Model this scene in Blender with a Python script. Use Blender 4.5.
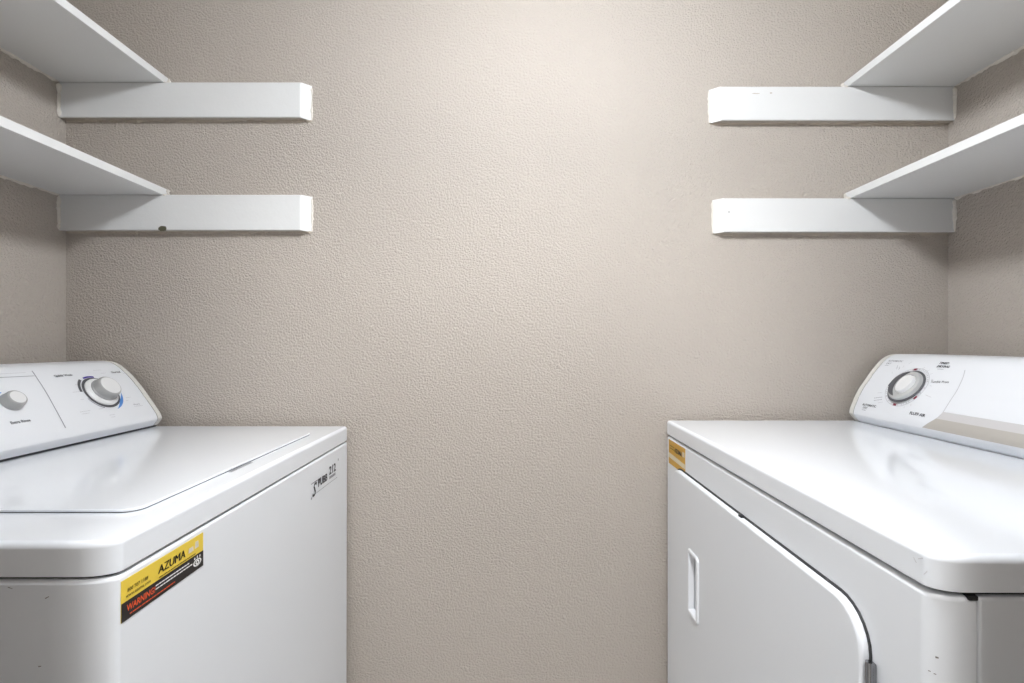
import bpy, bmesh, math, random
from mathutils import Vector, Matrix
random.seed(4)
for o in list(bpy.data.objects): bpy.data.objects.remove(o)
S = bpy.context.scene
COL = S.collection

# ------------------------------------------------------------------ camera, world, exposure
F = 483.6            # focal length in pixels at 1024 wide (17 mm)
CZ = 1.125           # camera height
HY = 342.0           # horizon row
cd = bpy.data.cameras.new('camera'); cam = bpy.data.objects.new('camera', cd); COL.objects.link(cam)
cam.location = (0, 0, CZ); cam.rotation_euler = (math.pi/2, 0, 0)
cd.sensor_width = 36; cd.lens = F/1024*36; cd.shift_y = .0005; cd.clip_start = .01
S.camera = cam
W = bpy.data.worlds.new('hall'); S.world = W; W.use_nodes = True
W.node_tree.nodes['Background'].inputs[0].default_value = (1.0, .985, .96, 1)
W.node_tree.nodes['Background'].inputs[1].default_value = .40
S.view_settings.view_transform = 'Standard'; S.view_settings.look = 'None'
S.view_settings.gamma = 1; S.view_settings.use_curve_mapping = False
S.view_settings.exposure = -0.05
LAMP = (.10, .44); LAMP_STRENGTH = 168.0
HALL_LAMP = (.0, -.50); HALL_STRENGTH = 92.0

# ------------------------------------------------------------------ materials
def mat(name, col, rough=.4, spec=.5, metal=0, coat=0, bump=None, vary=0, emit=None):
    m = bpy.data.materials.new(name); m.use_nodes = True
    nt = m.node_tree; b = nt.nodes['Principled BSDF']
    b.inputs['Base Color'].default_value = (*col, 1); b.inputs['Roughness'].default_value = rough
    b.inputs['Specular IOR Level'].default_value = spec; b.inputs['Metallic'].default_value = metal
    b.inputs['Coat Weight'].default_value = coat; b.inputs['Coat Roughness'].default_value = .08
    if emit:
        b.inputs['Emission Color'].default_value = (*emit[0], 1); b.inputs['Emission Strength'].default_value = emit[1]
    tc = nt.nodes.new('ShaderNodeTexCoord')
    if vary:
        n = nt.nodes.new('ShaderNodeTexNoise'); n.inputs['Scale'].default_value = 3.0; n.inputs['Detail'].default_value = 4
        nt.links.new(tc.outputs['Object'], n.inputs['Vector'])
        mx = nt.nodes.new('ShaderNodeMix'); mx.data_type = 'RGBA'
        mx.inputs[6].default_value = (*[c*(1-vary) for c in col], 1); mx.inputs[7].default_value = (*[min(1, c*(1+vary)) for c in col], 1)
        nt.links.new(n.outputs['Fac'], mx.inputs[0]); nt.links.new(mx.outputs[2], b.inputs['Base Color'])
    prev = None
    for (kind, scale, strength, dist) in (bump or []):
        if kind == 'noise':
            n = nt.nodes.new('ShaderNodeTexNoise'); n.inputs['Scale'].default_value = scale
            n.inputs['Detail'].default_value = 3; n.inputs['Roughness'].default_value = .55
            out = n.outputs['Fac']
        else:   # sparse small blobs in the paint
            n = nt.nodes.new('ShaderNodeTexVoronoi'); n.inputs['Scale'].default_value = scale
            r = nt.nodes.new('ShaderNodeValToRGB'); r.color_ramp.elements[0].position = .0; r.color_ramp.elements[1].position = .16
            r.color_ramp.elements[0].color = (1,1,1,1); r.color_ramp.elements[1].color = (0,0,0,1)
            nt.links.new(n.outputs['Distance'], r.inputs[0]); out = r.outputs[0]
        nt.links.new(tc.outputs['Object'], n.inputs['Vector'])
        bp = nt.nodes.new('ShaderNodeBump'); bp.inputs['Strength'].default_value = strength; bp.inputs['Distance'].default_value = dist
        nt.links.new(out, bp.inputs['Height'])
        if prev: nt.links.new(prev.outputs[0], bp.inputs['Normal'])
        prev = bp
    if prev: nt.links.new(prev.outputs[0], b.inputs['Normal'])
    return m

WALL = (.485, .436, .388)
M = dict(
    wall=mat('wall_paint', WALL, .48, .22, bump=[('noise', 40, .4, .004), ('noise', 200, 1.0, .0050), ('blob', 26, .55, .0024)], vary=.03),
    ceil=mat('ceiling_paint', (.78, .76, .72), .8, bump=[('noise', 120, .5, .002)]),
    floor=mat('floor_vinyl', (.78, .76, .73), .45, vary=.15),
    shelf=mat('shelf_paint', (.72, .722, .718), .42, bump=[('noise', 40, .25, .0015), ('noise', 160, .2, .0008)], vary=.02),
    caulk=mat('caulk', (.74, .70, .64), .5, bump=[('noise', 200, .6, .002)]),
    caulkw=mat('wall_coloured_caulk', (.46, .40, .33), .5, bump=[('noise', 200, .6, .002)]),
    enamel=mat('white_enamel', (.82, .845, .885), .12, .5, coat=.4),
    side=mat('white_cabinet_paint', (.80, .822, .858), .30, .5, bump=[('noise', 500, .05, .0004)]),
    plastic=mat('white_console_plastic', (.80, .815, .845), .30, .45),
    cream=mat('cream_plastic', (.77, .755, .71), .35),
    dark=mat('dark_gap', (.012, .012, .013), .7),
    gapshade=mat('gap_shade', (.03, .03, .032), .6),  # near-black colour in place of shade in the lid, door and console gaps
    knob=mat('grey_knob_plastic', (.38, .38, .375), .35),
    knobface=mat('white_knob_face', (.78, .78, .78), .3),
    silver=mat('silver_plastic', (.62, .63, .63), .22, .6, metal=.35),
    charcoal=mat('charcoal_plastic', (.09, .09, .10), .4),
    midgrey=mat('grey_plastic', (.20, .20, .21), .4),
    ink=mat('dark_ink', (.05, .05, .06), .5), inkgrey=mat('grey_ink', (.28, .28, .31), .5), inkpale=mat('pale_grey_ink', (.55, .55, .57), .5),
    blue=mat('blue_ink', (.08, .25, .62), .5), violet=mat('violet_ink', (.05, .02, .33), .5), maroon=mat('maroon_ink', (.22, .02, .05), .5),
    bandlight=mat('light_grey_print', (.60, .585, .585), .35), bandtaupe=mat('taupe_print', (.47, .44, .40), .35),
    yellow=mat('yellow_vinyl', (.80, .58, .06), .35), black=mat('black_vinyl', (.012, .010, .010), .4), red=mat('orange_red_ink', (.75, .09, .02), .45),
    olive=mat('olive_ink', (.16, .12, .01), .45), white=mat('white_ink', (.85, .85, .85), .4), amber=mat('amber_vinyl', (.62, .34, .03), .4), palebeige=mat('pale_ink', (.70, .62, .46), .45),
    chrome=mat('chrome', (.30, .30, .31), .2, metal=1), foot=mat('black_rubber_foot', (.03, .03, .03), .6),
    porcelain=mat('porcelain', (.8, .8, .78), .2), bulb=mat('lit_opal_shade', (1, 1, 1), .3, emit=((.95, 1, 1.06), LAMP_STRENGTH)), hallbulb=mat('lit_hall_shade', (1, 1, 1), .3, emit=((1, .99, .97), HALL_STRENGTH)),
    scuff=mat('scuff_mark', (.20, .18, .17), .6), wood=mat('bare_chipped_wood', (.09, .085, .05), .8),
)

# ------------------------------------------------------------------ helpers
def tag(o, label=None, cat=None, group=None, kind=None):
    for k, v in (('label', label), ('category', cat), ('group', group), ('kind', kind)):
        if v: o[k] = v
    return o
def root(name, loc, label, cat, group=None):
    o = bpy.data.objects.new(name, None); o.empty_display_size = .1; COL.objects.link(o); o.location = loc
    return tag(o, label, cat, group)
def base_loc(o):
    while o.parent: o = o.parent
    return o.location.copy() if o.type == 'EMPTY' else Vector((0, 0, 0))
def obj(name, bm, m, parent=None, sharp=32, wn=True, label=None):
    """one bmesh in world coordinates -> one mesh object (made relative to its thing's Empty)"""
    if not isinstance(bm, bpy.types.Mesh):
        bmesh.ops.recalc_face_normals(bm, faces=bm.faces)
        for f in bm.faces: f.smooth = True
        for e in bm.edges:
            e.smooth = not (len(e.link_faces) == 2 and e.calc_face_angle(0) > math.radians(sharp))
        me = bpy.data.meshes.new(name); bm.to_mesh(me); bm.free()
    else: me = bm
    if parent: me.transform(Matrix.Translation(-base_loc(parent)))
    me.materials.append(M[m] if isinstance(m, str) else m)
    o = bpy.data.objects.new(name, me); COL.objects.link(o)
    if parent: o.parent = parent
    if wn:
        w = o.modifiers.new('normals', 'WEIGHTED_NORMAL'); w.keep_sharp = True; w.weight = 90
    if label: o['label'] = label
    return o
def rrect(a0, a1, b0, b1, r, n=7):
    """rounded rectangle; radii for corners (a1,b1),(a0,b1),(a0,b0),(a1,b0)"""
    if not isinstance(r, (list, tuple)): r = [r]*4
    pts = []
    for (sx, sy, a, b, st), rr in zip(((1,1,a1,b1,0), (-1,1,a0,b1,90), (-1,-1,a0,b0,180), (1,-1,a1,b0,270)), r):
        ra, rb = rr if isinstance(rr, tuple) else (rr, rr)
        ra, rb = max(ra, 1e-4), max(rb, 1e-4); ca, cb = a-sx*ra, b-sy*rb
        for i in range(n+1):
            t = math.radians(st+90*i/n); pts.append((ca+ra*math.cos(t), cb+rb*math.sin(t)))
    return pts
def inset(a0, a1, b0, b1, r, d):
    if not isinstance(r, (list, tuple)): r = [r]*4
    return a0+d, a1-d, b0+d, b1-d, [(max(q[0]-d, 1e-4), max(q[1]-d, 1e-4)) if isinstance(q, tuple) else max(q-d, 1e-4) for q in r]
def loft(rings, cap0=True, cap1=True, bm=None):
    bm = bm or bmesh.new()
    vs = [[bm.verts.new(p) for p in ring] for ring in rings]
    n = len(vs[0])
    for A, B in zip(vs, vs[1:]):
        for i in range(n):
            bm.faces.new((A[i], A[(i+1) % n], B[(i+1) % n], B[i]))
    if cap0: bm.faces.new(list(reversed(vs[0])))
    if cap1: bm.faces.new(vs[-1])
    return bm
def slab(mp, a0, a1, b0, b1, c0, c1, r, f0=0, f1=0, hole=None, seg=4, bm=None):
    """rounded-outline slab from c0 to c1 with filleted rims; mp maps (a,b,c) to xyz; hole = (a0,a1,b0,b1,r,depth,taper)"""
    rings = []
    d = 1 if c1 > c0 else -1
    def ring(ins, c): return [mp(a, b, c) for a, b in rrect(*inset(a0, a1, b0, b1, r, ins))]
    if f0:
        for i in range(seg+1):
            t = math.pi/2*i/seg; rings.append(ring(f0*(1-math.sin(t)), c0+d*f0*(1-math.cos(t))))
    else: rings.append(ring(0, c0))
    if f1:
        for i in range(seg+1):
            t = math.pi/2*i/seg; rings.append(ring(f1*(1-math.cos(t)), c1-d*f1*(1-math.sin(t))))
    else: rings.append(ring(0, c1))
    if hole:
        ha0, ha1, hb0, hb1, hr, dep, tap = hole
        rings.append([mp(a, b, c1) for a, b in rrect(ha0, ha1, hb0, hb1, hr)])
        rings.append([mp(a, b, c1-d*dep) for a, b in rrect(*inset(ha0, ha1, hb0, hb1, hr, tap))])
    return loft(rings, bm=bm)
def box(x0, x1, y0, y1, z0, z1, bev=0):
    bm = bmesh.new(); bmesh.ops.create_cube(bm, size=1)
    for v in bm.verts: v.co = Vector(((x0+x1)/2+v.co.x*(x1-x0), (y0+y1)/2+v.co.y*(y1-y0), (z0+z1)/2+v.co.z*(z1-z0)))
    if bev: bmesh.ops.bevel(bm, geom=list(bm.edges), offset=bev, segments=2, affect='EDGES', profile=.5)
    return bm
def lathe(frame, prof, n=40, squash=None):
    """frame = (origin, ex, ey, ez); prof = [(r, z)]"""
    o, ex, ey, ez = frame
    rings = []
    for r, z in prof:
        rings.append([o + ex*(r*math.cos(2*math.pi*i/n)) + ey*(r*math.sin(2*math.pi*i/n)) + ez*z for i in range(n)])
    return loft(rings)
def lumpy(pts, r, jit=.4, n=7, step=.006, bm=None):
    """irregular bead of caulk along a polyline"""
    path = []
    for A, B in zip(pts, pts[1:]):
        A, B = Vector(A), Vector(B); k = max(1, int((B-A).length/step))
        path += [A.lerp(B, i/k) for i in range(k)]
    path.append(Vector(pts[-1]))
    rings = []; w = 0
    for i, p in enumerate(path):
        d = (path[min(i+1, len(path)-1)]-path[max(i-1, 0)]).normalized()
        u = d.orthogonal().normalized(); v = d.cross(u)
        w = .6*w+.4*random.uniform(-1, 1)*jit*1.8
        if random.random() < .05: w += random.uniform(.2, .7)
        rr = r*max(.35, 1+w)*(.3 if i in (0, len(path)-1) else 1)
        off = Vector([random.uniform(-1, 1)*r*jit*.5 for _ in range(3)])
        rings.append([p+off+u*rr*math.cos(2*math.pi*k/n)+v*rr*math.sin(2*math.pi*k/n) for k in range(n)])
    return loft(rings, bm=bm)
_tc = {}
def text_points(txt, size, shear=0, bold=0, width=1.0, fit=None):
    cu = bpy.data.curves.new('t', 'FONT'); cu.body = txt; cu.size = size; cu.shear = shear; cu.offset = bold
    cu.align_x = 'CENTER'; cu.align_y = 'CENTER'; cu.resolution_u = 2
    ob = bpy.data.objects.new('t', cu); COL.objects.link(ob)
    dg = bpy.context.evaluated_depsgraph_get(); dg.update()
    me = bpy.data.meshes.new_from_object(ob.evaluated_get(dg))
    bpy.data.objects.remove(ob); bpy.data.curves.remove(cu)
    for v in me.vertices: v.co.x *= width
    if fit:
        xs = [v.co.x for v in me.vertices]; ys = [v.co.y for v in me.vertices]
        cx, cy = (min(xs)+max(xs))/2, (min(ys)+max(ys))/2
        kx, ky = fit[0]/(max(xs)-min(xs)), fit[1]/(max(ys)-min(ys))
        for v in me.vertices: v.co.x = (v.co.x-cx)*kx; v.co.y = (v.co.y-cy)*ky
    return me
def text_mesh(mp, txt, size, **kw):
    me = text_points(txt, size, **kw)
    for v in me.vertices: v.co = mp(v.co.x, v.co.y)
    return me
def poly_mesh(polys):
    bm = bmesh.new()
    for p in polys: bm.faces.new([bm.verts.new(q) for q in p])
    return bm
def raw(name, bm, m, parent, label=None):
    """flat print: no normal recalculation needed"""
    if isinstance(bm, bpy.types.Mesh): return obj(name, bm, m, parent, wn=False, label=label)
    me = bpy.data.meshes.new(name); bm.to_mesh(me); bm.free()
    o = obj(name, me, m, parent, wn=False, label=label)
    if name in ('small_print', 'scuff_mark', 'registration_dot', 'appliance_picture', 'eye_emblem', 'serial_stamp', 'printed_line', 'dial_ring'): o['kind'] = 'stuff'
    return o
Z = lambda h: CZ-h            # heights are measured down from the camera

# ------------------------------------------------------------------ the room
YB, XL, XR, YF, ZC = 1.20, -1.107, 1.082, .30, 2.05
JX, JZ = .345, 1.99            # doorway half width and height; the camera looks in through it from the hall
def struct(name, bm, m, label): return tag(obj(name, bm, m, wn=False), label, kind='structure')
struct('floor', box(XL-.1, XR+.1, -1.2, YB+.1, -.05, 0), 'floor', 'light vinyl floor of the laundry closet')
struct('ceiling', box(XL-.1, XR+.1, YF-.12, YB+.1, ZC, ZC+.05), 'ceil', 'off-white ceiling of the laundry closet')
HZ = 2.40
struct('ceiling_hall', box(XL-.1, XR+.1, -1.2, YF-.12, HZ, HZ+.05), 'ceil', 'off-white ceiling of the hall before the closet')
struct('wall_back', box(XL-.1, XR+.1, YB, YB+.1, 0, ZC), 'wall', 'beige orange-peel textured wall between the two machines')
struct('wall_left', box(XL-.1, XL, YF-.12, YB, 0, ZC), 'wall', 'beige textured wall behind the washer')
struct('wall_right', box(XR, XR+.1, YF-.12, YB, 0, ZC), 'wall', 'beige textured wall behind the dryer')
# closet wall with the doorway, one mesh: two piers and the header
bm = bmesh.new()
P = [(XL, 0), (-JX, 0), (-JX, JZ), (JX, JZ), (JX, 0), (XR, 0), (XR, HZ), (XL, HZ)]
loft([[(x, y, z) for x, z in P] for y in (YF-.12, YF)], bm=bm)
struct('wall_front', bm, 'wall', 'beige closet wall around the doorway')

# ------------------------------------------------------------------ drum lamp on the closet ceiling
def drum_lamp(lx, ly, zc, k, shade, label):
    t = root('ceiling_lamp', (lx, ly, zc), label, 'lamp')
    fr = (Vector((lx, ly, 0)), Vector((1,0,0)), Vector((0,1,0)), Vector((0,0,1)))
    obj('lamp_base', lathe(fr, [(.001, zc), (.085*k, zc), (.085*k, zc-.014), (.080*k, zc-.020), (.001, zc-.020)]), 'porcelain', t)
    obj('lamp_shade', lathe(fr, [(.001, zc-.019), (.075*k, zc-.019), (.076*k, zc-.085), (.072*k, zc-.098), (.060*k, zc-.106), (.03*k, zc-.110), (.001, zc-.111)]), shade, t)
drum_lamp(*LAMP, ZC, 1.0, 'bulb', 'small round white drum lamp, lit, on the closet ceiling')
drum_lamp(*HALL_LAMP, HZ, 1.9, 'hallbulb', 'wide round white drum lamp, lit, on the hall ceiling before the closet')

# ------------------------------------------------------------------ shelves
def shelf(sd, xw, xfront, hb, ch, xf_end, xb_end, label):
    """sd -1 left / +1 right; xw wall x; xfront shelf front edge; hb underside height; ch cleat height"""
    t = root('wall_shelf', (xw, YB, hb), label, 'shelf', 'white painted closet shelves')
    xs = sorted((xw, sd*xfront)); yn = YF
    b = box(xs[0], xs[1], yn, YB, hb, hb+.018, .0015)
    obj('board', b, 'shelf', t)
    for far in (True, False):
        yw, yf = (YB, YB-.019) if far else (YF, YF+.019)
        if not far: xe_f = xe_b = xfront-.02
        else: xe_f, xe_b = xf_end, xb_end
        bm = bmesh.new()
        z1, z0 = hb, hb-ch
        # mitred plan outline with softened paint edges: back ring, front ring
        def ring(y, xe, ins): return [(xw, y, z0+ins), (sd*(xe+ins), y, z0+ins), (sd*(xe+ins), y, z1-ins), (xw, y, z1-ins)]
        dy = yf-yw
        rings = [ring(yw, xe_b, 0), ring(yw+dy*.88, xe_b+(xe_f-xe_b)*.88, 0), ring(yf, xe_f, .0022)]
        c = obj('cleat', loft(rings), 'shelf', t, sharp=50)
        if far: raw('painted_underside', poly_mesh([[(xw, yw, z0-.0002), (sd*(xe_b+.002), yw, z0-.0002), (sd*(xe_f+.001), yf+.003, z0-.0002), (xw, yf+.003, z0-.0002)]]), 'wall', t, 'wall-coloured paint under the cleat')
    # caulk: along the side wall, down the cleat end, round the front corner
    cw = xw-sd*.001
    obj('caulk_bead', lumpy([(cw, YF+.02, hb), (cw, YB-.02, hb)], .0042, .6), 'caulk', t)
    obj('caulk_bead', lumpy([(cw, YB-.0195, hb-.002), (cw, YB-.0195, hb-ch+.002)], .0042, .5), 'caulk', t)
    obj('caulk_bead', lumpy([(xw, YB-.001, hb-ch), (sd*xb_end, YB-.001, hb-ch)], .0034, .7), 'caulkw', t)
    obj('caulk_bead', lumpy([(sd*xb_end, YB-.001, hb-ch), (sd*xb_end, YB-.001, hb-.004)], .0022, .7), 'caulk', t)
    obj('caulk_bead', lumpy([(sd*(xfront-.001), YB-.021, hb-.001), (sd*(xfront-.009), YB-.012, hb+.002), (sd*(xfront-.001), YB-.002, hb+.016)], .0032, .7, step=.003), 'caulk', t)
    return t
s1 = shelf(-1, XL, .851, Z(-.635), .086, .5177, .4963, 'upper white shelf above the washer, on the left wall')
s2 = shelf(-1, XL, .853, Z(-.360), .087, .5177, .4950, 'lower white shelf above the washer, its cleat chipped underneath')
s3 = shelf(1, XR, .821, Z(-.6247), .083, .5114, .4880, 'upper white shelf above the dryer, on the right wall')
s4 = shelf(1, XR, .826, Z(-.3516), .083, .5177, .4970, 'lower white shelf above the dryer, on the right wall')
fy = YB-.0192
def blob_plate(cx, cz, rx, rz, y=fy, k=9):
    return poly_mesh([[(cx+rx*math.cos(2*math.pi*i/k)*random.uniform(.75, 1.1), y, cz+rz*math.sin(2*math.pi*i/k)*random.uniform(.75, 1.1)) for i in range(k)]])
raw('paint_chip', blob_plate((162.5-512)/409.5, Z((228.6-342)/409.5), .0105, .0075), 'wood', s2, 'bare dark chip on the cleat edge')
raw('paint_chip', blob_plate((729-512)/409.5, Z((212-342)/409.5), .0022, .0014), 'scuff', s4)
raw('paint_chip', blob_plate((756-512)/409.5, Z((93.5-342)/409.5), .011, .0012), 'caulkw', s3)
raw('paint_chip', blob_plate((771-512)/409.5, Z((93-342)/409.5), .003, .0018), 'caulkw', s3)

# ------------------------------------------------------------------ console surface
def catmull(P, k=6):
    out = []
    for i in range(len(P)-1):
        p0, p1, p2, p3 = P[max(i-1, 0)], P[i], P[i+1], P[min(i+2, len(P)-1)]
        for j in range(k):
            t = j/k
            out.append(tuple(.5*((2*p1[a])+(-p0[a]+p2[a])*t+(2*p0[a]-5*p1[a]+4*p2[a]-p3[a])*t*t+(-p0[a]+3*p1[a]-3*p2[a]+p3[a])*t**3) for a in (0, 1)))
    out.append(P[-1]); return out
class Console:
    """curved control panel: profile in (distance from room centre, depth below camera), swept along y"""
    def __init__(s, sd, front, back, tilt=0):
        s.tilt = tilt; s.sd = sd; s.front = front[:2]+catmull(front[2:]); s.back = back
        s.cum = [0]
        for a, b in zip(s.front, s.front[1:]): s.cum.append(s.cum[-1]+math.dist(a, b))
    def ring(s, y, ins=0):
        P = s.front+s.back
        if ins:
            cx = sum(p[0] for p in P)/len(P); ch = sum(p[1] for p in P)/len(P); Q = []
            n = len(P)
            for i, p in enumerate(P):
                a, b = P[i-1], P[(i+1) % n]; tx, tz = b[0]-a[0], b[1]-a[1]; l = math.hypot(tx, tz) or 1
                nx, nz = -tz/l, tx/l
                if (cx-p[0])*nx+(ch-p[1])*nz < 0: nx, nz = -nx, -nz
                Q.append((p[0]+nx*ins, p[1]+nz*ins))
            P = Q
        return [(s.sd*x, y, Z(h)) for x, h in P]
    def frame(s, q):
        q = min(max(q, 0), s.cum[-1]-1e-6)
        i = max(k for k in range(len(s.cum)-1) if s.cum[k] <= q)
        (x0, h0), (x1, h1) = s.front[i], s.front[i+1]; l = s.cum[i+1]-s.cum[i]; t = (q-s.cum[i])/l
        up = Vector((s.sd*(x1-x0)/l, 0, -(h1-h0)/l)); ey = Vector((0, -s.sd, 0)) # reader's right
        n = ey.cross(up)
        return Vector((s.sd*(x0+(x1-x0)*t), 0, Z(h0+(h1-h0)*t))), up, ey, n
    def pt(s, y, q, off=.0004):
        p, up, ey, n = s.frame(q); p = p+n*off; p.y = y; return p
    def pix(s, px, py):
        """photo pixel -> (y, arc length) on this panel"""
        dx = abs(px-512); k = (py-HY)/dx
        best = None
        for i in range(2, len(s.front)-1):
            (x0, h0), (x1, h1) = s.front[i], s.front[i+1]
            g0, g1 = (h-s.tilt*(1.18-F*x/dx)-k*x for x, h in ((x0, h0), (x1, h1)))
            if g0*g1 <= 0 and g0 != g1:
                t = g0/(g0-g1); x = x0+(x1-x0)*t
                best = (F*x/dx, s.cum[i]+t*(s.cum[i+1]-s.cum[i])); break
        if best is None: best = (F*s.front[-1][0]/dx, s.cum[-1])
        return best
    def mapper(s, px, py, rot=0, off=.0004):
        y0, q0 = s.pix(px, py); c, n = math.cos(rot), math.sin(rot)
        return lambda u, v: s.pt(y0-s.sd*(u*c-v*n), q0+u*n+v*c, off)
    def text(s, parent, px, py, txt, size, m='ink', rot=0, **kw):
        return raw('lettering', text_mesh(s.mapper(px, py, rot), txt, size, **kw), m, parent)
    def strip(s, bm, P, w, off=.0004):
        """thin printed line through photo pixels"""
        Q = catmull([s.pix(*p) for p in P], 8)
        s.strip_yq(bm, Q, w, off)
    def strip_yq(s, bm, Q, w, off=.0004):
        R = []
        for i in range(len(Q)):
            a, b = Q[max(i-1, 0)], Q[min(i+1, len(Q)-1)]
            t = (b[0]-a[0], b[1]-a[1]); l = math.hypot(*t) or 1; n = (-t[1]/l*w/2, t[0]/l*w/2)
            R.append((bm.verts.new(s.pt(Q[i][0]+n[0], Q[i][1]+n[1], off)), bm.verts.new(s.pt(Q[i][0]-n[0], Q[i][1]-n[1], off))))
        for a, b in zip(R, R[1:]): bm.faces.new((a[0], b[0], b[1], a[1]))
    def sector(s, bm, c, r0, r1, a0, a1, off=.0005, n=24, taper=False):
        """ring sector about (y,q)=c; angles in degrees as the reader sees them, counterclockwise from right"""
        V = []
        for i in range(n+1):
            a = math.radians(a0+(a1-a0)*i/n); k = (1-abs(2*i/n-1)**1.5) if taper else 1
            ri = r1-(r1-r0)*max(k, .1)
            V.append([bm.verts.new(s.pt(c[0]-s.sd*r*math.cos(a), c[1]+r*math.sin(a), off)) for r in (ri, r1)])
        for a, b in zip(V, V[1:]): bm.faces.new((a[0], b[0], b[1], a[1]))
    def lframe(s, c):
        p, up, ey, n = s.frame(c[1]); p = p.copy(); p.y = c[0]
        return p, ey, up, n
    def build(s, parent, y0, y1, cap=.0195):
        gap = .0024
        body = obj('control_panel', loft([s.ring(y0+cap, 0), s.ring(y1-cap, 0)]), 'plastic', parent, sharp=40)
        for a, b in ((y0+cap-gap, y0), (y1-cap+gap, y1)):
            d = 1 if b > a else -1
            rings = [s.ring(a), s.ring(b-d*.008)]
            for i in range(1, 6):
                th = math.pi/2*i/5; rings.append(s.ring(b-d*.008*(1-math.sin(th)), .006*(1-math.cos(th))))
            obj('end_cap', loft(rings), 'cream', parent, sharp=40)
            obj('end_gap', loft([s.ring(a-d*gap*1.5, .0012), s.ring(a+d*.001, .0012)]), 'dark', parent)
        bm = loft([[(s.sd*x, y, z) for x, z in ((s.front[0][0]+.004, Z(s.front[0][1])+.004), (s.front[0][0]+.004, Z(s.front[0][1])-.006), (s.back[-1][0]-.004, Z(s.front[0][1])-.006), (s.back[-1][0]-.004, Z(s.front[0][1])+.004))] for y in (y0+.006, y1-.006)])
        obj('base_gap', bm, 'gapshade', parent)
        return body
def marks(c, parent, m, pts, w=.0012, l=.006):
    """tiny illegible print: short bars at photo pixels"""
    bm = bmesh.new()
    for (px, py, ln, rot) in pts:
        f = c.mapper(px, py, rot)
        # broken bar so that it reads as small type
        x = -ln/2
        while x < ln/2:
            e = min(ln/2, x+random.uniform(.002, .004)); h = w/2
            bm.faces.new([bm.verts.new(f(u, v)) for u, v in ((x, -h), (e, -h), (e, h), (x, h))]); x = e+.0007
    return raw('small_print', bm, m, parent)

def mpz(sd): return lambda a, b, c: (sd*a, b, c)
def mpx(sd): return lambda a, b, c: (sd*c, a, b)     # a=y, b=z, c=distance from centre

# ================================================================== WASHER (left)
XW, YW0, YW1 = .401, .4842, 1.180
wash = root('washing_machine', (-.72, YW1, 0), 'white top-loading washer under the left shelves, yellow and black warning sticker on it', 'washing machine')
m = mpz(-1)
hd, hs = .2045, .2395
TW = .0050      # the washer stands a little high at its near side
rc = [.006, .006, .018, .018]   # order (a1,b1),(a0,b1),(a0,b0),(a1,b0); a grows towards the wall
rcw = [.004, .006, (.034, .016), .004]
obj('cabinet', slab(m, XW, 1.045, YW0, YW1, .03, Z(hs+.003), [.004, .006, (.036, .013), .004], .002, .005), 'side', wash)
obj('seam_gap', slab(m, XW+.006, 1.04, YW0+.005, YW1-.005, Z(hs+.012), Z(hs-.006), [.004, .004, (.034, .013), .004]), 'dark', wash)
LID = (.442, .835, .5686, 1.075)
deck = obj('top_deck', slab(m, XW, 1.05, YW0, YW1, Z(hs), Z(hd), rcw, .0015, .007, hole=(LID[0]+.0015, LID[1]-.0015, LID[2]+.0015, LID[3]-.0015, .02, .009, .0), seg=6), 'enamel', wash)
g = .0021
obj('lid_gap_shade', slab(m, LID[0]+.0025, LID[1]-.0025, LID[2]+.0025, LID[3]-.0025, Z(hd+.0088), Z(hd-.0013), .02), 'gapshade', wash)  # dark slab that colours in the shade under the lid edge
obj('lid', slab(m, LID[0]+.0005, LID[1]-.0005, LID[2]+.0005, LID[3]-.0005, Z(hd-.0012), Z(hd-.0042), .019, .0004, .0014), 'enamel', wash)
obj('lid_grip_slot', slab(m, LID[0]-.006, LID[0]-.0005, .752, .815, Z(hd+.002), Z(hd-.0004), .002), 'midgrey', wash)
obj('lid_grip_slot', slab(m, LID[0]-.004, LID[0]-.0005, .815, .90, Z(hd+.002), Z(hd-.0002), .0015), 'inkpale', wash)
for x in (XW+.07, 1.0):
    for y in (YW0+.06, YW1-.06):
        fz = -(YW1-y)*TW
        obj('leveling_foot', lathe((Vector((-x, y, 0)), Vector((1,0,0)), Vector((0,1,0)), Vector((0,0,1))), [(.001, fz), (.02, fz), (.022, fz+.01), (.01, fz+.016), (.008, .032), (.001, .032)], 16), 'foot', wash)

cw = Console(-1, [(.858, .1995), (.8495, .189), (.8475, .184), (.8515, .172), (.866, .150), (.881, .129), (.899, .1045), (.919, .081), (.939, .0625), (.954, .0520), (.968, .0470), (.985, .0455)],
             [(1.03, .0455), (1.047, .049), (1.05, .058), (1.05, .1995)], TW)
pan = cw.build(wash, YW0+.006, 1.176)
# printed lines
bm = bmesh.new(); cw.strip(bm, [(31.5, 371), (38, 380.5), (46, 393), (55, 409), (65.3, 428)], .0018); cw.strip(bm, [(-60, 379.5), (0, 377.6), (34, 376)], .0014)
raw('printed_line', bm, 'inkgrey', pan)
cw.text(pan, 20.3, 421.7, 'Extra Rinse', .0075, 'ink', bold=.0002)
cw.text(pan, 63, 375.6, 'Quick Wash', .0080, 'ink', bold=.0002)
cw.text(pan, 115.5, 372.2, 'Normal', .0080, 'ink', bold=.0002)
cw.text(pan, 136.5, 404.3, 'Heavy', .0072, 'inkgrey')
marks(cw, pan, 'inkpale', [(12, 373.4, .05, 0), (77, 384.5, .010, 0), (76, 392, .016, 0), (85, 411.3, .024, 0), (85.5, 413.6, .018, 0), (97, 370.3, .022, 0), (103, 373.3, .014, 0),
                           (128, 397.5, .014, 0), (138.5, 406, .026, 0), (112, 414.8, .014, 0), (113, 417, .010, 0), (125, 373.5, .012, 0), (82, 399.5, .008, 0), (101, 408.8, .012, 0), (127, 400.5, .008, 0)], .0010)
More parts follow.
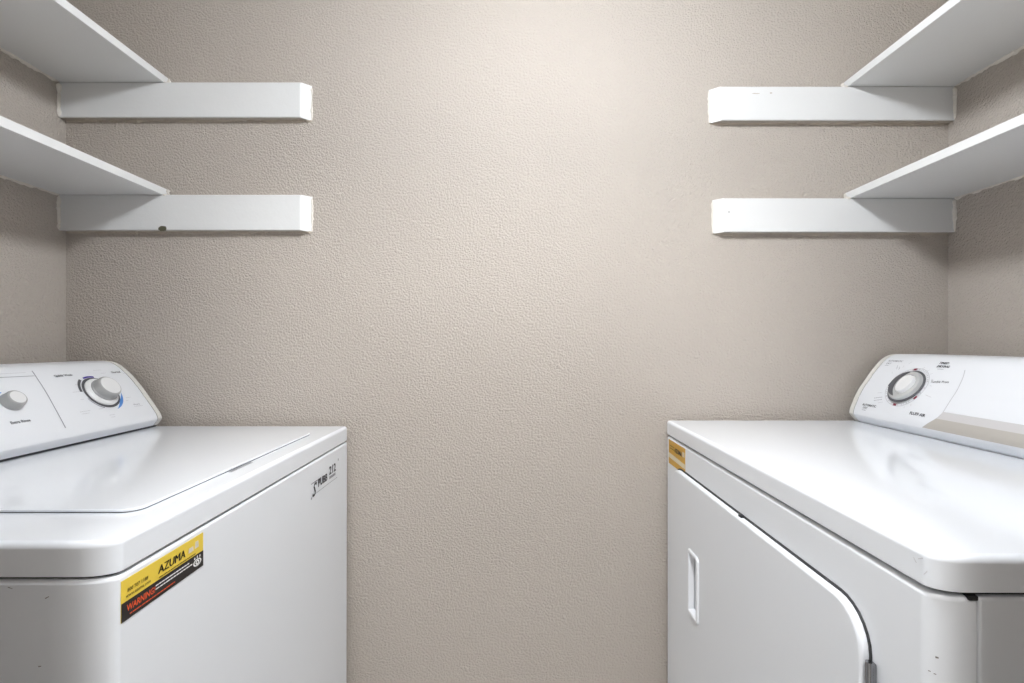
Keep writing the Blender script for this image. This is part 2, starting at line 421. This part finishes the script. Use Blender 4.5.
# main dial
cD = cw.pix(101.3, 392.2)
def knob(c, frame, name, parent, rs, rk, hk, mats=('plastic', 'knob', 'knobface'), skirt=True):
    k = obj(name, lathe(frame, [(.001, .0)]+([(rs, .0), (rs, .003), (rs-.004, .0065), (rk+.003, .008)] if skirt else [(rk+.002, 0), (rk+.002, .004)])+[(rk, .010), (rk*.985, hk*.6), (rk*.94, hk-.004), (rk*.88, hk-.0012), (rk*.80, hk), (.001, hk)], 48), mats[1], parent)
    return k
frD = cw.lframe(cD)
RS = .0350
obj('dial_skirt', lathe(frD, [(.001, 0), (RS, 0), (RS, .0025), (RS-.003, .0055), (.028, .0075), (.001, .0075)], 56), 'knobface', wash)
kn = obj('dial_knob', lathe(frD, [(.001, .007), (.0275, .007), (.0275, .0095), (.0258, .0110), (.0254, .0200), (.0243, .0240), (.0228, .0255), (.001, .0255)], 56), 'knob', wash)
obj('knob_face', lathe(frD, [(.001, .0253), (.0212, .0253), (.0210, .0261), (.0190, .0264), (.001, .0262)], 48), 'knobface', kn)
bm = bmesh.new(); cw.sector(bm, cD, .0350, .0405, 0, 360, n=60); raw('dial_ring', bm, 'charcoal', pan)
bm = bmesh.new(); cw.sector(bm, cD, .0425, .0480, 125, 172, taper=False); raw('dial_arc', bm, 'charcoal', pan)
bm = bmesh.new(); cw.sector(bm, cD, .0415, .0455, 75, 112); raw('dial_arc', bm, 'violet', pan, 'violet arc above the dial')
bm = bmesh.new(); cw.sector(bm, cD, .0400, .0475, -78, -8, taper=True); raw('dial_arc', bm, 'blue', pan, 'blue arc below the dial')
bm = bmesh.new(); cw.sector(bm, cD, .0420, .0440, 195, 245); raw('dial_arc', bm, 'inkgrey', pan)
# small knob
cS = cw.pix(10.6, 402.4); frS = cw.lframe(cS)
kn = obj('rinse_knob', lathe(frS, [(.001, 0), (.0180, 0), (.0180, .003), (.0172, .005), (.0165, .0125), (.0152, .0155), (.0140, .0162), (.001, .0162)], 48), 'knob', wash)
obj('knob_face', lathe(frS, [(.001, .0160), (.0128, .0160), (.0125, .0168), (.001, .0170)], 40), 'knobface', kn)
bm = bmesh.new(); cw.sector(bm, cS, .0195, .0235, 95, 165, taper=True); raw('dial_arc', bm, 'blue', pan, 'blue arc beside the small knob')

# stickers on the washer front (plane x = -XW, reader's right = +y)
def front_pt(px, py, X): return (X*F/abs(px-512), Z((py-HY)/F*X*F/abs(px-512)))
PX = -XW
def W_(y, z, off): return (PX+off, y, z)
y0, y1 = .4960, .6276; zt0, zb0 = Z(.2495), Z(.2922)
st = obj('warning_sticker', slab(lambda a, b, c: (PX+c, a, b), y0, y1, zb0, zt0, 0, .0004, .0003), 'yellow', wash, wn=False, label='yellow and black rental sticker with WARNING! lettering')
zm = zb0+(zt0-zb0)*.46
raw('black_band', poly_mesh([[W_(y0, zb0, .0006), W_(y1, zb0, .0006), W_(y1, zm, .0006), W_(y0, zm, .0006)]]), 'black', st)
def stext(parent, yc, zc, txt, size, mt, X=PX, sgn=1, **kw):
    return raw('lettering', text_mesh(lambda u, v: (X+sgn*.0008, yc+sgn*u, zc+v), txt, size, **kw), mt, parent)
for d_ in (-.0004, .0004): stext(st, .5700+d_, zm+.0110, 'AZUMA', .0130, 'black', bold=0, shear=.12, fit=(.045, .0092))
stext(st, .5180, zm+.0105, '800 707 1188', .0052, 'olive', bold=.0001)
stext(st, .5190, zm+.0050, 'www.azuma.com', .0050, 'olive', bold=.0001)
stext(st, .5230, zb0+.0118, 'WARNING!', .0085, 'red', bold=.0002, shear=.1, fit=(.040, .0072))
def bars(parent, rows, mt, X=PX, sgn=1, name='small_print'):
    bm = bmesh.new()
    for (a, b, z, h) in rows:
        y = a
        while y < b:
            e = min(b, y+random.uniform(.003, .007))
            bm.faces.new([bm.verts.new((X+sgn*.0008, yy, zz)) for yy, zz in ((y, z-h/2), (e, z-h/2), (e, z+h/2), (y, z+h/2))]); y = e+.0006
    return raw(name, bm, mt, parent)
bars(st, [(.549, .612, zm+.0022, .0013)], 'olive')
bars(st, [(.5435, .600, zb0+.0150, .0014), (.5435, .606, zb0+.0112, .0014)], 'white')
bars(st, [(.507, .575, zb0+.0045, .0013)], 'red')
bm = bmesh.new()   # eye emblem
yc, zc = .6155, zb0+.0095
def oval(bm, yc, zc, ry, rz, off, n=24, ri=0):
    P = [(yc+ry*math.cos(2*math.pi*i/n), zc+rz*math.sin(2*math.pi*i/n)) for i in range(n)]
    if not ri: bm.faces.new([bm.verts.new((PX+off, *p)) for p in P])
    else:
        Q = [(yc+ry*ri*math.cos(2*math.pi*i/n), zc+rz*ri*math.sin(2*math.pi*i/n)) for i in range(n)]
        A = [bm.verts.new((PX+off, *p)) for p in P]; B = [bm.verts.new((PX+off, *p)) for p in Q]
        for i in range(n): bm.faces.new((A[i], A[(i+1) % n], B[(i+1) % n], B[i]))
oval(bm, yc, zc, .0078, .0046, .0008, ri=.72); oval(bm, yc, zc, .0036, .0030, .0009, ri=.45)
for dy in (-.005, 0, .005): oval(bm, yc+dy, zc+.0068-abs(dy)*.12, .0012, .0016, .0008, n=10)
raw('eye_emblem', bm, 'white', st)
bm = bmesh.new()   # small pale pictures of appliances on the yellow part
for a, b, c_, d in ((.5985, .6085, .0075, .0135), (.6105, .6185, .0085, .0170)):
    bm.faces.new([bm.verts.new((PX+.0007, y, zm+z)) for y, z in ((a, c_), (b, c_), (b-.001, d), (a+.001, d))])
raw('appliance_picture', bm, 'palebeige', st)
bm = bmesh.new()
for yc_, zc_, r_ in ((.6035, .0105, .0018), (.6145, .0115, .0018), (.6145, .0152, .0012)): oval(bm, yc_, zm+zc_, r_, r_, .0009, n=12, ri=.5)
raw('appliance_picture', bm, 'inkpale', st)
# serial stamp near the far edge
yA, zA = front_pt(313, 487, XW); yB, zB = front_pt(337, 463, XW)
ys, zs = (yA+yB)/2, (zA+zB)/2
def R_(a, b, c, d): return [W_(a, Z(c), .0003), W_(b, Z(c), .0003), W_(b, Z(d), .0003), W_(a, Z(d), .0003)]
dec = raw('serial_stamp', poly_mesh([R_(.985, 1.110, .3105, .3095), R_(.965, 1.015, .2860, .2843)]), 'inkgrey', wash)
stext(dec, .9815, Z(.3000), 'S', .03, 'ink', shear=.3, bold=.0004, fit=(.022, .027))
stext(dec, 1.0240, Z(.2925), 'PUBB', .02, 'ink', bold=.0008, fit=(.050, .0165))
stext(dec, 1.0790, Z(.2830), '212', .02, 'ink', bold=.0006, fit=(.040, .0185))
bars(dec, [(1.060, 1.097, Z(.2985), .0058)], 'inkgrey')
oval(b2 := bmesh.new(), .967, Z(.3140), .0025, .0025, .0002, n=10); oval(b2, 1.116, Z(.2715), .0025, .003, .0002, n=10); raw('registration_dot', b2, 'inkgrey', dec)
# light dirt on the near side
def side_marks(parent, lst, Y, sd):
    bm = bmesh.new()
    for (px, py, l, w, a) in lst:
        x = (px-512)/F*Y; z = Z((py-HY)/F*Y); c, s_ = math.cos(a), math.sin(a)
        bm.faces.new([bm.verts.new((x+u*c-v*s_, Y-.0006, z+u*s_+v*c)) for u, v in ((-l/2, -w/2), (l/2, -w/4), (l/2, w/4), (-l/2, w/2))])
    return raw('scuff_mark', bm, 'scuff', parent)
side_marks(wash, [(48, 600.5, .0045, .0010, .5), (41, 669, .003, .0012, .1), (11, 591, .005, .0008, -.3)], YW0, -1)
wash.rotation_euler.x = -TW; wash.location.y -= TW*.93

# ================================================================== DRYER (right)
XD, YD0, YD1 = .378, .4306, 1.180
dry = root('dryer', (.72, YD1, 0), 'white clothes dryer with a side-hinged front door, under the right shelves', 'dryer')
m = mpz(1)
hd, hs = .1905, .2235
zt = Z(hs+.0042)
fpan = obj('front_panel', slab(m, XD, XD+.036, YD0, YD1, .03, zt, [.0005, .006, (.034, .018), .0005], .002, .006), 'side', dry)
obj('cabinet', slab(m, XD+.0375, 1.03, YD0, YD1, .03, zt, [.003, .003, .003, .003], .002, .004), 'side', dry)
obj('seam_gap', slab(m, XD+.008, 1.02, YD0+.006, YD1-.006, .04, Z(hs-.006), [.004, .004, (.03, .015), .004]), 'dark', dry)
obj('corner_gap', slab(m, XD+.029, XD+.0372, YD0-.0004, YD0+.01, zt-.0025, zt+.001, .0008), 'dark', dry)
obj('top_deck', slab(m, XD-.001, 1.035, YD0-.001, YD1, Z(hs), Z(hd), [.004, .006, (.028, .016), .004], .0015, .007, seg=6), 'enamel', dry)
for x in (XD+.07, .98):
    for y in (YD0+.06, YD1-.06):
        obj('leveling_foot', lathe((Vector((x, y, 0)), Vector((1,0,0)), Vector((0,1,0)), Vector((0,0,1))), [(.001, 0), (.02, 0), (.022, .01), (.01, .016), (.008, .032), (.001, .032)], 16), 'foot', dry)
# door in the front (a=y, b=z, c=distance from centre; the face is towards smaller c)
mx = mpx(1)
def cut(o, cutter_bm):
    me = bpy.data.meshes.new('cutter'); bmesh.ops.recalc_face_normals(cutter_bm, faces=cutter_bm.faces); cutter_bm.to_mesh(me); cutter_bm.free()
    me.transform(Matrix.Translation(-base_loc(o)))
    c = bpy.data.objects.new('cutter', me); COL.objects.link(c); c.parent = o.parent
    b = o.modifiers.new('cut', 'BOOLEAN'); b.operation = 'DIFFERENCE'; b.object = c; b.solver = 'EXACT'
    dg = bpy.context.evaluated_depsgraph_get(); dg.update()
    new = bpy.data.meshes.new_from_object(o.evaluated_get(dg)); o.modifiers.remove(b)
    o.data = new; bpy.data.objects.remove(c); bpy.data.meshes.remove(me)
dy0, dy1, dz0, dz1 = .510, 1.117, Z(.79), Z(.286)
rD = [.042, .045, .095, .095]     # (far,top),(near,top),(near,bottom),(far,bottom)
door = obj('door', slab(mx, dy0, dy1, dz0, dz1, XD-.0010, XD-.0100, rD, .001, .0045, hole=(.957, 1.004, Z(.555), Z(.433), .006, .0168, .004), seg=5), 'side', dry)
dgs = obj('door_gap_shade', slab(mx, dy0-.0028, dy1+.0028, dz0-.0028, dz1+.0034, XD+.0005, XD-.0012, [.044, .048, .098, .098]), 'gapshade', dry)  # dark ring standing in for the shade in the open gap round the door
for o in (fpan, dgs): cut(o, box(XD-.03, XD+.0075, .958, 1.003, Z(.554), Z(.434)))
# handle: raised bevelled rim around a pocket
def ringbm(y0, y1, z0, z1, r, prof):
    return loft([[mx(a, b, c) for a, b in rrect(*inset(y0, y1, z0, z1, r, i))] for i, c in prof], False, False)
hx = XD-.0100
obj('door_handle', ringbm(.952, 1.009, Z(.561), Z(.427), .010, [(0, hx+.0005), (.001, hx-.0022), (.003, hx-.0035), (.0065, hx-.0035), (.0085, hx-.002), (.0095, hx+.002), (.0115, hx+.0080)]), 'plastic', door)
hg = obj('door_hinge', slab(mx, .5000, .5070, Z(.40), Z(.3335), XD-.0005, XD-.007, .002, .001, .002), 'chrome', dry)
obj('hinge_pin', lathe((Vector((XD-.0075, .5015, 0)), Vector((1,0,0)), Vector((0,1,0)), Vector((0,0,1))), [(.001, Z(.402)), (.0036, Z(.402)), (.0036, Z(.360)), (.0036, Z(.3595)), (.0036, Z(.359)), (.0036, Z(.3315)), (.001, Z(.3315))], 20), 'chrome', hg)
yk, zk = front_pt(743, 513, XD)
obj('door_bumper', slab(mx, yk-.006, yk+.004, dz1-.001, dz1+.0035, XD, XD-.006, .001), 'dark', dry)
# amber sticker at the far top corner
def D_(y, z, off=.0006): return (XD-off, y, z)
sy0, sy1, sz0, sz1 = 1.055, 1.165, Z(.2905), Z(.2335)
st2 = obj('amber_sticker', slab(lambda a, b, c: (XD-c, a, b), sy0, sy1, sz0, sz1, 0, .0004, .0003), 'amber', dry, wn=False, label='small amber rental sticker with a pale stripe')
raw('pale_stripe', poly_mesh([[D_(sy0, Z(.2785)), D_(sy0, Z(.268)), D_(sy1, Z(.2645)), D_(sy1, Z(.2760))]]), 'palebeige', st2)
raw('lettering', text_mesh(lambda u, v: (XD-.0008, 1.0985-u, Z(.2510)+v), 'AZUMA', .0135, bold=.0006, width=1.0), 'black', st2)
bars(st2, [(1.125, 1.158, Z(.2465), .002), (1.125, 1.155, Z(.2525), .002)], 'olive', XD, -1)
raw('appliance_picture', poly_mesh([[D_(1.058, Z(.243)), D_(1.072, Z(.243)), D_(1.072, Z(.254)), D_(1.058, Z(.254))]]), 'palebeige', st2)

cdr = Console(1, [(.834, .1925), (.820, .178), (.8165, .172), (.8185, .160), (.8245, .1445), (.832, .127), (.842, .109), (.854, .092), (.866, .0745), (.880, .057), (.892, .0440), (.905, .0345), (.920, .0295), (.94, .029)],
              [(1.0, .029), (1.027, .033), (1.03, .04), (1.03, .1925)])
dp = cdr.build(dry, YD0+.006, 1.176)
# bands of grey print with a curved left end
arc = [(966.5, 362), (965.3, 370), (963, 378), (958.5, 388), (952, 398.5), (943.4, 412.0), (936.4, 418.7), (922.5, 427.5)]
A = [cdr.pix(*p) for p in arc]
bm = bmesh.new(); cdr.strip_yq(bm, catmull(A[1:], 8), .0016, .0005); raw('printed_line', bm, 'inkpale', dp)
def band(qa, qb, mt):
    """full-length printed stripe between two arc lengths, starting at the curved line"""
    def y_at(q):
        for (ya, a), (yb, b) in zip(A, A[1:]):
            if min(a, b) <= q <= max(a, b) and a != b: return ya+(yb-ya)*(q-a)/(b-a)
        return A[-1][0] if q < A[-1][1] else A[0][0]
    bm = bmesh.new(); n = 16
    rows = []
    for i in range(n+1):
        q = qa+(qb-qa)*i/n; rows.append([bm.verts.new(cdr.pt(y, q, .0005)) for y in (y_at(q), .46)])
    for a, b in zip(rows, rows[1:]): bm.faces.new((a[0], a[1], b[1], b[0]))
    raw('printed_band', bm, mt, dp)
q1 = cdr.pix(943.4, 412.0)[1]; q2 = cdr.pix(936.4, 418.7)[1]; q3 = cdr.pix(922.5, 427.5)[1]
band(q2, q1, 'bandlight'); band(q3, q2, 'bandtaupe')
cdr.text(dp, 917.3, 414.4, 'FLUFF AIR', .0084, 'ink', bold=.0003)
cdr.text(dp, 944.3, 363.3, 'TIMED', .0078, 'ink', bold=.0003)
cdr.text(dp, 943.3, 366.8, 'DRYING', .0078, 'ink', bold=.0003)
cdr.text(dp, 895.5, 361.2, 'AUTOMATIC', .0072, 'inkgrey', bold=.0002)
cdr.text(dp, 888.8, 363.6, 'DRY', .0070, 'inkgrey', bold=.0001)
cdr.text(dp, 869.3, 405.6, 'AUTOMATIC', .0072, 'ink', bold=.0002)
cdr.text(dp, 865.2, 407.9, 'DRY', .0070, 'ink', bold=.0001)
cdr.text(dp, 939.8, 382.0, 'Tumble Press', .0072, 'ink', rot=.08, bold=.0001)
R = math.radians
marks(cdr, dp, 'inkgrey', [(887, 365.5, .012, 0), (940.5, 369.3, .014, 0), (864, 410, .012, 0), (878.4, 397.6, .022, .25), (878, 400, .022, .25), (897.2, 367.5, .012, R(-65)), (899.4, 368.3, .010, R(-65))], .0011)
marks(cdr, dp, 'inkpale', [(928.5, 396.2, .016, -.25), (880, 392.8, .012, .2), (880.5, 402.5, .012, .3), (892.3, 372.8, .006, R(-50)), (903.5, 366.7, .006, R(-80)), (910.5, 363, .008, R(70)),
                           (924, 368, .005, R(50)), (928.5, 370.5, .005, R(35)), (931.5, 374, .005, R(20)), (932.5, 379.5, .005, 0), (931, 386, .005, R(-10)), (904.5, 407, .004, R(85)), (911, 405.3, .004, R(-70))], .0010)
cK = cdr.pix(906.4, 386.6); fk = cdr.lframe(cK)
bm = bmesh.new(); cdr.sector(bm, cK, .0475, .0487, 0, 360, n=72); cdr.sector(bm, cK, .0425, .0432, 0, 360, n=72); raw('dial_ring', bm, 'inkpale', dp)
bm = bmesh.new()
for a in range(0, 360, 7):
    if random.random() < .8: cdr.sector(bm, cK, .0440, .0465, a, a+random.uniform(2, 5), n=2)
raw('small_print', bm, 'inkpale', dp)
for (px, py), mt in (((915.3, 370.2), 'maroon'), ((887.6, 384.3), 'ink'), ((895.4, 403.5), 'maroon'), ((916.0, 398.4), 'maroon')):
    yy, qq = cdr.pix(px, py); a = math.degrees(math.atan2(qq-cK[1], -(yy-cK[0])))
    bm = bmesh.new(); cdr.sector(bm, cK, .0432, .0482, a-5, a+5, n=4, off=.0007); raw('off_mark', bm, mt, dp)
obj('dial_surround', lathe(fk, [(.001, 0), (.0412, 0), (.0412, .0012), (.0395, .0022), (.001, .0022)], 56), 'charcoal', dry)
kb = obj('dial_knob', lathe(fk, [(.001, .002), (.0370, .002), (.0370, .0045), (.0345, .0085), (.0300, .0105), (.001, .0105)], 56), 'silver', dry)
# raised grip: rounded wedge standing on the dial, and a dark crescent standing in for the shade on its side
o_, ex, ey, ez = fk
def tear(sc, z):
    pts = []
    for i in range(40):
        a = 2*math.pi*i/40
        r = .0175*sc*(1+.22*max(0, math.cos(a-R(250)))**3)
        pts.append(o_+ex*(r*math.cos(a)*1.0+.0100)+ey*(r*math.sin(a)*1.15+.0010)+ez*z)
    return pts
obj('grip', loft([tear(1.04, .0105), tear(1.0, .0115), tear(.97, .0150), tear(.92, .0166), tear(.82, .0173)]), 'knobface', kb)
bm = bmesh.new(); V = []
for i in range(25):
    a = R(95+(262-95)*i/24); k = math.sin(math.pi*i/24)**.6
    r1, r0 = .0315, .0315-.0135*max(k, .12)
    V.append([(o_+ex*r*math.cos(a)+ey*r*math.sin(a)+ez*z) for r, z in ((r0, .0100), (r0, .0116), (r1, .0116), (r1, .0085))])
obj('grip_shade', loft(V), 'charcoal', kb)
# scuffs at the near corner
def corner_mark(px, py, w, h):
    """small scratch lying on the rounded near corner of the dryer's front panel"""
    cx, cy, ra, rb = XD+.034, YD0+.018, .0343, .0183; k = (px-512)/F
    P = min(((cx+ra*math.cos(a), cy+rb*math.sin(a), a) for a in (math.radians(180+90*i/400) for i in range(401))), key=lambda p: abs(p[0]-k*p[1]))
    tx, ty = -ra*math.sin(P[2]), rb*math.cos(P[2]); l = math.hypot(tx, ty); tx, ty = tx/l, ty/l
    z = Z((py-HY)/F*P[1])
    return [(P[0]+tx*u, P[1]+ty*u, z+v) for u, v in ((-w/2, -h/2), (w/2, -h/3), (w/2, h/3), (-w/2, h/2))]
raw('scuff_mark', poly_mesh([corner_mark(937, 657.5, .0022, .0018), corner_mark(929.5, 671, .0018, .0009), corner_mark(935, 674, .0018, .0009)]), 'scuff', dry)
bm = bmesh.new()
for (px, py, l, a) in ((914.5, 560, .005, .9), (920, 558.5, .006, -.5), (952, 628, .0001, .3), (925, 573, .006, -.9)):
    y, z = front_pt(px, py, XD-.002); c, s_ = math.cos(a), math.sin(a)
    bm.faces.new([bm.verts.new((XD-.0016, y+u*c-v*s_, z+u*s_+v*c)) for u, v in ((-l/2, -.0005), (l/2, -.0003), (l/2, .0003), (-l/2, .0005))])
raw('scuff_mark', bm, 'inkpale', dry)
